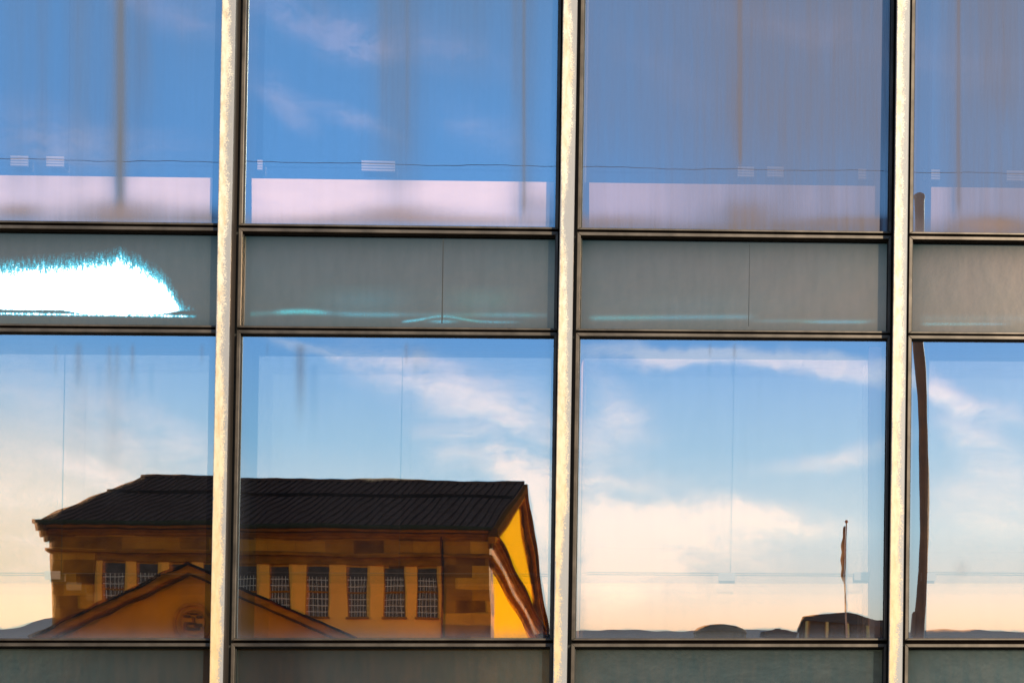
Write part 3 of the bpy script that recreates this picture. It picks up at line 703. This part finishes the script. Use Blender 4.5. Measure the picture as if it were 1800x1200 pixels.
em.build('oval_emblem', M_stone_trim, Wo)
er = MB()
for (dx, dz, sx, sz) in ((-.2, .22, .12, .05), (.2, .22, .12, .05), (0, .1, .04, .1), (-.1, -.05, .18, .04), (.15, -.12, .15, .06), (0, -.25, .22, .05), (-.25, -.18, .05, .12), (.0, .34, .18, .03)):
    er.box(ec.x + dx - sx, ec.x + dx + sx, yw - .498, yw - .40, ec.z + dz - sz, ec.z + dz + sz)
er.build('emblem_relief', M_stone_dark, Wo, bevel=.02)

# ------------------------------------------------------------------ street things seen in the glass on the right
M_pole = simple('brown_painted_steel', (.34, .085, .010), .6, .0, .3, 4)
pb = far(1615, 1590, 20.0); ptop = far(1613, 345, 20.0)
Lp = empty('street_pole', (pb.x, pb.y, 0), 'tall brown steel pole mirrored at the left edge of the last windows', 'pole')
t = MB(); t.tube((pb.x, pb.y, .1), (pb.x, pb.y, ptop.z), .058, .050, 20); t.build('shaft', M_pole, Lp, smooth=False)
t = MB(); t.lathe((pb.x, pb.y, ptop.z), [(.054, -.02), (.056, 0), (.052, .015), (.03, .03), (.0, .033)], 20); t.build('cap', M_pole, Lp)
t = MB(); t.lathe((pb.x, pb.y, 0), [(.16, 0.1), (.16, .16), (.09, .2), (.075, 1.1), (.065, 1.15)], 20); t.build('base', M_pole, Lp)
cl_ = MB(); zc = far(1600, 1100, 20).z; cl_.box(pb.x - .075, pb.x - .04, pb.y - .06, pb.y + .06, zc - .1, zc + .14); cl_.build('junction_box', M_pole, Lp)

M_rust = simple('rusty_brown_wall', (.05, .026, .008), .8, 0, .4, 1)
M_cream = simple('cream_pier', (.42, .33, .12), .8, 0, .2, 2)
Yh = 150.0
c0, c1 = far(1410, 1100, Yh), far(1556, 1100, Yh); zr0, zr1 = far(1480, 1078, Yh).z, far(1480, 1090, Yh).z; yh = D - Yh
H = empty('pavilion', ((c0.x + c1.x) / 2, yh, 0), 'low brown pavilion with hipped roof and pale piers under the flagpole', 'building')
t = MB(); t.box(c0.x, c1.x, yh - 6, yh, 0, zr1 - .02); t.build('wall', M_rust, H)
t = MB()
ov = .15; a = [(c0.x - ov, yh + ov, zr1), (c1.x + ov, yh + ov, zr1 - .35), (c1.x + ov, yh - 6, zr1 - .35), (c0.x - ov, yh - 6, zr1)]
xm = (c0.x + c1.x) / 2
t.prism([(c0.x - ov, yh + .2, zr1 - .12), (c0.x - ov, yh + .2, zr1 + .12), (c0.x + 1.4, yh + .2, zr1 + .34), (xm + .2, yh + .2, zr0), (c1.x - 2.2, yh + .2, zr0 - .12), (c1.x + ov, yh + .2, zr1 - .35), (c1.x + ov, yh + .2, zr1 - .55)], (0, -6.4, 0))
t.build('roof', simple('brown_roof', (.02, .013, .009), .7, 0, .3, 1), H)
for px in (1416, 1450, 1487, 1525):
    x = far(px, 1100, Yh).x; t = MB(); t.box(x - .10, x + .10, yh, yh + .12, 0, zr1 - .2); t.build('pier', M_cream, H)
for (pa, pb_) in ((1422, 1444), (1456, 1481), (1493, 1519)):
    t = MB(); xa, xb = far(pa, 1100, Yh).x, far(pb_, 1100, Yh).x; t.box(xa, xb, yh + .001, yh + .05, 8, zr1 - .45); t.build('window', M_darkwin, H)
Yp = 146.0
fb_, ft_ = far(1485, 1078, Yp), far(1485, 918, Yp)
FP = empty('flagpole', (fb_.x, fb_.y, 0), 'thin flagpole with a ball on top, standing over the brown pavilion', 'flagpole')
t = MB(); t.tube((fb_.x, fb_.y, 0), (fb_.x, fb_.y, ft_.z), .085, .05, 10); t.build('shaft', simple('pole_paint', (.35, .22, .14), .5), FP)
t = MB(); t.lathe((fb_.x, fb_.y, ft_.z), [(0, -.13), (.1, -.09), (.14, 0), (.1, .1), (0, .14)], 12); t.build('ball', M_pole, FP, smooth=True)
M_flag = simple('faded_orange_flag', (.72, .30, .12), .9, 0, .6, 1.2, stretch=(1, 1, .5))
t = MB(); zt_, zb_ = far(1480, 926, Yp).z, far(1480, 1028, Yp).z
prev = None
for k in range(25):
    f = k / 24; z = zt_ + (zb_ - zt_) * f; wd = .72 * (.16 + .30 * math.sin(f * 2.8) ** 1 + .06 * math.sin(f * 23)) * (1 if f < .85 else (1 - f) / .15 + .1)
    row = [Vector((fb_.x - .07 - wd * s, fb_.y + .09 * math.sin(s * 9 + f * 5), z + (.1 * s if k else 0))) for s in (0, .2, .4, .6, .8, 1)]
    if prev:
        for i in range(5): t.poly([prev[i], prev[i+1], row[i+1], row[i]])
    prev = row
tag(t.build('flag', M_flag), 'limp faded orange flag hanging down the flagpole', 'flag')
Yd = 210.0; dc = far(1264, 1115, Yd); yd = dc.y
DH = empty('domed_hall', (dc.x, yd, 0), 'distant grey hall with a low rounded roof, right of the middle fin', 'building')
rd = far(1310, 1100, Yd).x - dc.x; zd0, zd1 = far(1264, 1117, Yd).z, far(1264, 1100, Yd).z
t = MB(); t.lathe((dc.x, yd, 0), [(rd * .97, 0), (rd * .97, zd0), (rd * 1.0, zd0)], 40); t.build('wall', simple('drab_wall', (.14, .12, .07), .9), DH)
t = MB(); t.lathe((dc.x, yd, zd0), [(rd * math.cos(a), (zd1 - zd0) * math.sin(a)) for a in [k * math.pi / 2 / 8 for k in range(9)]], 40); t.build('roof', simple('drab_roof', (.12, .10, .065), .8, 0, .3, .5), DH, smooth=True)
for px in (1240, 1286):
    x = far(px, 1105, Yd).x; t = MB(); a = math.acos(max(-1, min(1, (x - dc.x) / rd)))
    t.box(x - .25, x + .25, yd + rd * .5, yd + rd * .5 + .6, zd0, zd0 + (zd1 - zd0) * .62); t.build('dormer', M_darkwin, DH)
Yk = 190.0; kc = far(1366, 1112, Yk); zk0, zk1 = far(1366, 1113, Yk).z, far(1366, 1107, Yk).z
KH = empty('far_house', (kc.x, kc.y, 0), 'small distant house with low roof and a chimney, between pavilion and rounded hall', 'house')
t = MB(); t.box(kc.x - 1.3, kc.x + 1.3, kc.y - 4, kc.y, 0, zk0); t.build('wall', M_rust, KH)
t = MB(); t.prism([(kc.x - 1.7, kc.y + .2, zk0), (kc.x - .4, kc.y + .2, zk1), (kc.x + .7, kc.y + .2, zk1), (kc.x + 1.8, kc.y + .2, zk0)], (0, -4.4, 0)); t.build('roof', M_slate, KH)
t = MB(); t.box(kc.x - .25, kc.x + .35, kc.y - 1.5, kc.y - 1, zk1 - .1, zk1 + .25); t.build('chimney', M_rust, KH)
wa, wb = far(-500, 272, 34), far(2300, 313, 34)
t = MB(); t.tube(wa, wb, .0045, .0045, 6)
tag(t.build('overhead_wire', M_gasket), 'thin dark overhead wire mirrored across all upper windows', 'wire')
for q_ in (wa, wb):
    P_ = empty('wire_mast', (q_.x, q_.y, 0), 'slim dark mast at the %s end of the overhead wire' % ('left' if q_ is wa else 'right'), 'mast')
    t = MB(); t.tube((q_.x, q_.y, .1), (q_.x, q_.y, q_.z + .3), .09, .06, 14); t.build('shaft', M_pole, P_)
    t = MB(); t.lathe((q_.x, q_.y, 0), [(.2, .1), (.2, .2), (.1, .25)], 14); t.build('base', M_pole, P_)
# hills on the skyline
h = MB(); Yq = 900.0
prof = [(-700, 1150), (-400, 1118), (-100, 1112), (10, 1106), (45, 1099), (80, 1088), (110, 1084), (200, 1090), (400, 1100), (700, 1112), (960, 1113), (1020, 1110), (1100, 1109), (1200, 1112), (1330, 1108), (1420, 1110), (1560, 1112), (1650, 1110), (1720, 1109), (1800, 1112), (2100, 1120), (2500, 1160)]
pv = []
for (a, ya), (b, yb_) in zip(prof, prof[1:]):
    for k in range(8):
        px = a + (b - a) * k / 8; py = ya + (yb_ - ya) * k / 8
        pv.append(far(px, py + 1.6 * noise.noise(Vector((px * .03, 0, 0))), Yq))
for p, q in zip(pv, pv[1:]):
    for s0, s1, y0, y1 in ((0, .5, 350, 120), (.5, .85, 120, 40), (.85, 1, 40, 0), (1, .85, 0, -60), (.85, 0, -60, -500)):
        h.poly([(p.x, p.y + y0, p.z * s0), (q.x, q.y + y0, q.z * s0), (q.x, q.y + y1, q.z * s1), (p.x, p.y + y1, p.z * s1)])
tag(h.build('hill', simple('hazy_hill', (.36, .29, .22), .95, 0, .2, .01), smooth=True), 'low hazy hills along the skyline', kind='structure')
